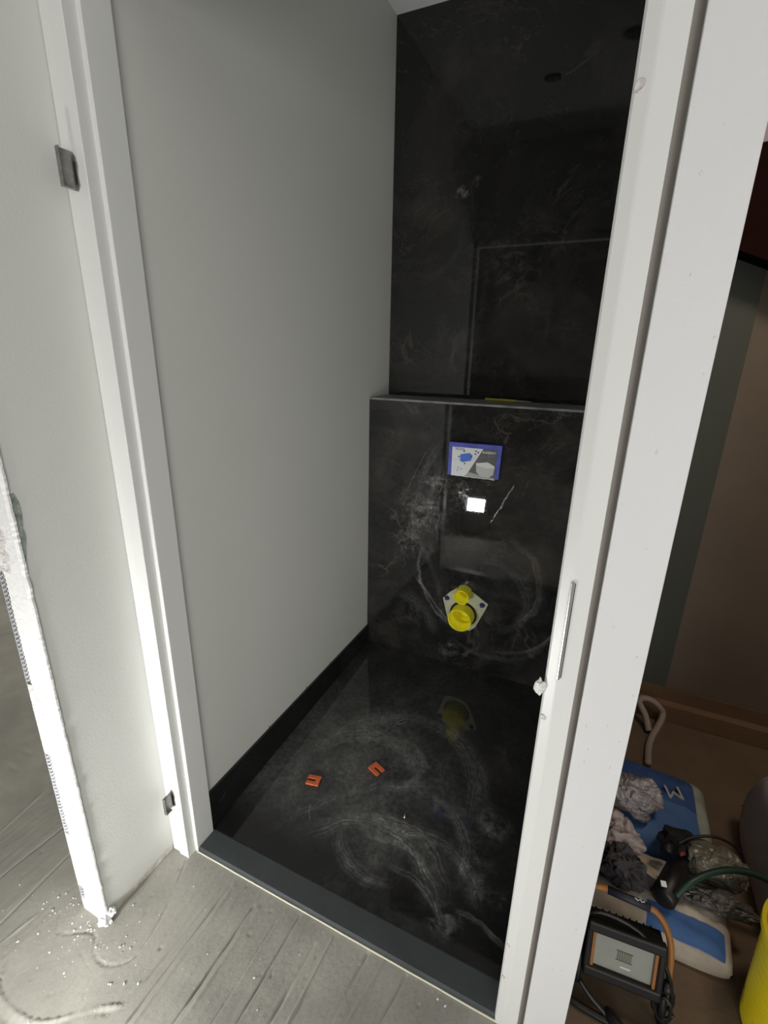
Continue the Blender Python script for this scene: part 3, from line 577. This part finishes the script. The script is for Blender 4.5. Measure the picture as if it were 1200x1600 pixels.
def printed(name, base, regions):
    """bag paper with printed rectangles given in place coordinates (x0,x1,y0,y1,zmin,colour)"""
    m = mat(name, base, .7, bump=(50, .5, .003)); t = NT(m); b = t.N['Principled BSDF']; co = t.N.new('ShaderNodeTexCoord').outputs['Object']
    sp = t.N.new('ShaderNodeSeparateXYZ'); t.L.new(co, sp.inputs[0]); c = t.mix(t.ss(t.noise(co, 14, 5), .35, .7), base, tuple(v*.75 for v in base))
    for (x0, x1, y0, y1, z0, col, sl) in regions:
        x = t.m('ADD', sp.outputs[0], t.m('MULTIPLY', sp.outputs[1], sl)); k = t.m('MULTIPLY', t.ss(x, x0, x0+.002), t.ss(x, x1, x1+.002, 1, 0))
        k = t.m('MULTIPLY', k, t.m('MULTIPLY', t.ss(sp.outputs[1], y0, y0+.002), t.ss(sp.outputs[1], y1, y1+.002, 1, 0))); k = t.m('MULTIPLY', k, t.ss(sp.outputs[2], z0, z0+.004)); c = t.mix(k, c, col)
    t.L.new(c, b.inputs['Base Color']); return m
bA = bag('cement_bag', .99, 1.335, .50, .83, .002, .115, printed('blue_white_bag', (.40, .42, .38), [(.9, 1.285, .45, .84, .03, (.035, .09, .26), .0), (1.0, 1.285, .50, .66, .03, (.07, .16, .38), .0)]), 3)
tag(bA, 'blue and white paper cement bag lying flat nearest the wooden skirting', 'cement bag')
text('lettering', 'M', .066, (1.226, .700, .1215), (0, 0, math.radians(196)), mat('bag_letter', (.42, .42, .44), .6), bA, depth=.003)
bB = bag('cement_bag', .985, 1.335, .285, .50, .002, .105, printed('beige_blue_bag', (.50, .435, .36), [(1.14, 1.305, .293, .340, .06, (.035, .10, .27), -.0)]), 8)
tag(bB, 'beige paper cement bag with blue label behind the black floodlight', 'cement bag')
# crumpled plastic and rags on the bags
c = at(1005, 1240, 2, .19); tag(blob('plastic_bag', (c.x-.026, c.y+.012, .163), (.070, .06, .05), plastic_w, 1, .5, 5, 6, fold=.3), 'crumpled pale plastic bag on the blue cement bag, beside the wall end', 'plastic bag')
c = at(975, 1308, 2, .19); tag(blob('plastic_bag', (c.x-.01, c.y+.03, .155), (.055, .045, .048), mat('pinkish_film', (.34, .29, .28), .5, bump=(24, .7, .006)), 6, .55, 4, 6, fold=.2), 'pinkish crumpled plastic bag just in front of the paler one', 'plastic bag')
c = at(992, 1345, 2, .19); tag(blob('work_rag', (c.x-.020, c.y+.010, .145), (.044, .036, .040), rag_g, 14, .7, 5, 6, fold=.3), 'dark grey crumpled rag behind the handle of the floodlight', 'rag')
c = at(1060, 1305, 2, .16); tag(blob('work_rag', (c.x, c.y, .140), (.045, .03, .024), mat('black_rag', (.012, .012, .013), .9), 21, .5, 4, 5, fold=.2), 'black rag lying across the blue printed part of the cement bag', 'rag')
c = at(1125, 1345, 2, .16); tag(blob('film_bundle', (c.x-.006, c.y-.004, .145), (.066, .050, .042), clearbag, 31, .35, 4, 6, fold=.22), 'cloudy clear film bundle with dark rim on the beige cement bag', 'film bundle')
c = at(1115, 1410, 2, .13); tag(blob('film_bundle', (c.x+.004, c.y+.008, .128), (.070, .026, .024), mat('grey_film', (.115, .11, .095), .4, bump=(30, .8, .006), var=(14, .5, (.06, .055, .05))), 37, .6, 5, 6, fold=.3), 'dull grey film bundle lying over the blue label of the beige bag', 'film bundle')
# cordless drill, dark body with white sticker
dr = empty('cordless_drill', (1.14, .33, .12), 'black cordless drill with white sticker lying between the rag and the film', 'cordless drill')
c = at(1046, 1385, 2, .155); bm = BM(); d0 = Vector((.45, 1, .05)).normalized(); tube(bm, [c-d0*.045, c-d0*.04, c+d0*.05, c+d0*.06, c+d0*.085], .028, 18, radii=[.020, .027, .028, .020, .012]); link('motor_body', bm, black_pl, dr, smooth=True)
bm = BM(); tube(bm, smoothpts([c+Vector((.0, -.01, -.01)), c+Vector((-.035, .0, -.018)), c+Vector((-.075, .02, -.02))], 4), .016, 12); link('handle', bm, rag_g, dr, smooth=True)
bm = BM(); obx(bm, c+Vector((-.085, .025, -.02)), Vector((1, -.3, 0)).normalized(), Vector((.3, 1, 0)).normalized(), Vector((0, 0, 1)), .018, .03, .018); link('battery', bm, black_pl, dr, bev=.004)
c2 = at(1037, 1381, 2, .195); bm = BM(); obx(bm, c2, Vector((1, .2, 0)).normalized(), Vector((-.2, .9, .35)).normalized(), Vector((0, -.35, .9)).normalized(), .006, .006, .0006); link('sticker', bm, cardm, dr)
bm = BM(); cc3 = at(1040, 1330, 2, .18); tube(bm, [cc3, cc3+d0*.03], .014, 14); link('chuck', bm, black_metal, dr, smooth=True)
bm = BM(); cc3 = at(1062, 1335, 2, .185); tube(bm, [cc3, cc3+Vector((.012, .01, 0))], .005, 10); link('red_button', bm, mat('dull_red', (.18, .03, .03), .5), dr, smooth=True); adopt(dr)
# hoses and cables
def cable(name, pts, r, m, label, cat, n=8, seg_=10): return tag(link(name, tube(BM(), smoothpts(pts, n), r, seg_), m, smooth=True), label, cat)
h = [at(1056, 1400, 2, .175), at(1080, 1378, 2, .20), at(1115, 1363, 2, .21), at(1150, 1360, 2, .21), at(1190, 1370, 2, .20), at(1235, 1400, 2, .17)]
cable('garden_hose', h, .0075, hose_m, 'dark green hose arching over the beige cement bag to the right', 'hose')
h = [at(1060, 1318, 2, .17), at(1085, 1308, 2, .18), at(1122, 1309, 2, .185), at(1156, 1330, 2, .165), at(1166, 1362, 2, .13)]
cable('black_cable', h, .0035, black_pl, 'thin black cable looping round the back of the cloudy film bundle', 'cable')
pts = [at(1012, 1195, 2, .012), at(1015, 1160, 2, .012), at(1030, 1140, 1, 1.16), at(1024, 1112, 1, 1.17), at(1008, 1097, 1, 1.17), at(996, 1108, 1, 1.16), at(1006, 1128, 1, 1.13), at(1012, 1150, 1, 1.09)]
for q, zz_ in zip(pts, (.0145, .0145, .045, .085, .10, .085, .05, .0145)): q.z = zz_
cable('white_cable', pts, .012, cable_w, 'thick dirty white cable looped up against the wooden skirting', 'cable')
# floodlight
fl_ = empty('floodlight', (1.09, .2, .0), 'switched-off black floodlight with orange tube handle, leaning before the beige bag', 'floodlight')
FC = Vector((1.081, .155, .139)); ex = Vector((1, .08, .01)).normalized(); ez = Vector((-.03, .27, .96)); ez = (ez-ex*ez.dot(ex)).normalized(); ey = ez.cross(ex)   # ey points to the back
gw, gh = .0585, .0405
bm = BM(); obx(bm, FC+ey*.001, ex, ez, ey, gw, gh, .0010); fgl = link('front_glass', bm, glass_w, fl_)
bm = BM()
for i in range(7): obx(bm, FC+ex*(.002+(i-3)*.0042)-ey*.0008, ex, ez, ey, .0012, .0090, .0004)
for s in (-1, 1): obx(bm, FC+ex*.002+ez*s*.0105-ey*.0008, ex, ez, ey, .0165, .0006, .0005)
link('led_array', bm, led, fgl)
bm = BM(); obx(bm, FC+ex*.006-ez*.024-ey*.0006, ex, ez, ey, .010, .0022, .0004); link('reflector_mark', bm, mat('bright_mark', (.62, .62, .58), .4), fgl)
bm = BM()
bm.free()
for s in (-1, 1): bm = BM(); obx(bm, FC+ex*s*(gw+.0025)-ey*.002, ex, ez, ey, .0035, gh+.005, .005); link('amber_edge', bm, amber, fl_, bev=.001)
bm = BM()
for s in (-1, 1): obx(bm, FC+ez*s*(gh+.010)-ey*.003, ex, ez, ey, gw+.018, .011, .010); obx(bm, FC+ex*s*(gw+.012)-ey*.002, ex, ez, ey, .007, gh+.008, .009)
link('bezel', bm, black_metal, fl_, bev=.004)
bm = BM(); obx(bm, FC+ey*.022, ex, ez, ey, gw+.014, gh+.016, .018)
for i in range(9): obx(bm, FC+ey*.045+ex*(i-4)*.014, ex, ez, ey, .0018, gh+.010, .008)
link('housing', bm, black_metal, fl_, bev=.003)
hp_ = [at(1043, 1535, 1, .17), at(1048, 1500, 1, .185), at(1047, 1470, 1, .20), at(1038, 1443, 1, .21), at(1024, 1424, 1, .215), at(1012, 1418, 1, .215)]
bm = BM(); tube(bm, smoothpts(hp_, 7), .0068, 14); link('handle_tube', bm, amber, fl_, smooth=True)
bm = BM(); tube(bm, [at(950, 1389, 1, .215), at(915, 1380, 1, .215)], .0068, 14); link('handle_tube', bm, amber, fl_, smooth=True)
bm = BM(); tube(bm, [at(1016, 1419, 1, .215), at(950, 1390, 1, .215)], .0085, 16); grip = link('handle_grip', bm, mat('navy_grip', (.018, .02, .035), .6), fl_, smooth=True)
g0 = at(1000, 1407, 1, .204); pts = [g0+Vector(v) for v in ((-.010, 0, .002), (-.004, 0, -.002), (0, 0, .003), (.004, 0, -.002), (.009, 0, .002))]; bm = BM(); tube(bm, pts, .0011, 6); link('grip_marking', bm, cardm, grip)
# U stand feet under it
bm = BM(); fx = FC-ez*(gh+.022)
tube(bm, smoothpts([FC+ex*(gw+.024)+ey*.02, fx+ex*(gw+.026)-ez*.02, Vector((FC.x+.09, FC.y+.0, .010)), Vector((FC.x+.09, FC.y-.05, .010)), Vector((FC.x-.09, FC.y-.05, .010)), Vector((FC.x-.09, FC.y, .010)), fx-ex*(gw+.026)-ez*.02, FC-ex*(gw+.024)+ey*.02], 6), .0075, 12)
link('stand', bm, black_metal, fl_, smooth=True)
bm = lathe(BM(), [(0, .014), (.010, .014), (.012, .008), (.012, 0), (0, 0)], FC+ex*(gw+.022)-ez*.03, ex, 20); link('side_knob', bm, black_pl, fl_, smooth=True)
pts = []
for k in range(46):
    a = k*.42; rr = .034+.004*math.sin(k*1.3); pts.append(Vector((1.170+math.cos(a)*.016+.004*math.sin(k*.7), .150+.012*math.cos(a*.5), max(.012, .062+math.sin(a)*rr))))
pts = [Vector((1.00, .18, .16)), Vector((1.005, .17, .205)), Vector((1.04, .175, .214)), Vector((1.10, .175, .205)), Vector((1.15, .17, .165)), Vector((1.175, .16, .12))]+pts
link('power_cable', tube(BM(), smoothpts(pts, 3), .0040, 8), black_pl, fl_, smooth=True)
pts = [at(905, 1530, 2, .05), at(922, 1556, 2, .035), at(942, 1580, 2, .02), at(955, 1600, 2, .012)]
link('power_lead', tube(BM(), smoothpts(pts, 6), .0055, 8), black_pl, fl_, smooth=True)
c = at(962, 1600, 2, .018); bm = BM(); tube(bm, [c+Vector((-.02, .02, 0)), c+Vector((-.012, .012, 0)), c+Vector((.01, -.01, 0)), c+Vector((.018, -.018, 0))], .012, 14, radii=[.006, .013, .014, .010]); link('power_plug', bm, black_pl, fl_, smooth=True); adopt(fl_)
# yellow bucket and pale sack at the right edge
bc = Vector((1.440, .235, 0)); yb_ = empty('plastic_bucket', bc, 'bright yellow plastic bucket with ribbed side at the right edge of the store room', 'bucket')
pr_ = [(0, .004), (.098, .004), (.104, .010)]
for i in range(12): z = .012+i*.021; r = .106+.0009*i; pr_ += [(r, z), (r, z+.016), (r-.0014, z+.0175), (r-.0014, z+.0195)]
pr_ += [(.118, .268), (.124, .270), (.124, .284), (.116, .284), (.112, .25), (.098, .02), (0, .02)]
bm = lathe(BM(), pr_, (0, 0, 0), (0, 0, 1), 64); link('bucket_body', bm, mat('bucket_yellow', (.80, .64, .012), .42), yb_, smooth=False)
bm = BM(); tube(bm, [(.118*math.cos(a), .118*math.sin(a)*.4-.09, .268-.09*abs(math.sin(a))) for a in [PI+PI*k/24 for k in range(25)]], .003, 8); link('bail_handle', bm, black_metal, yb_, smooth=True)
tag(bag('pale_sack', 1.412, 1.63, .42, .78, .002, .30, sack_w, 17, lump=.02), 'pale pinkish full sack standing behind the yellow bucket', 'sack')
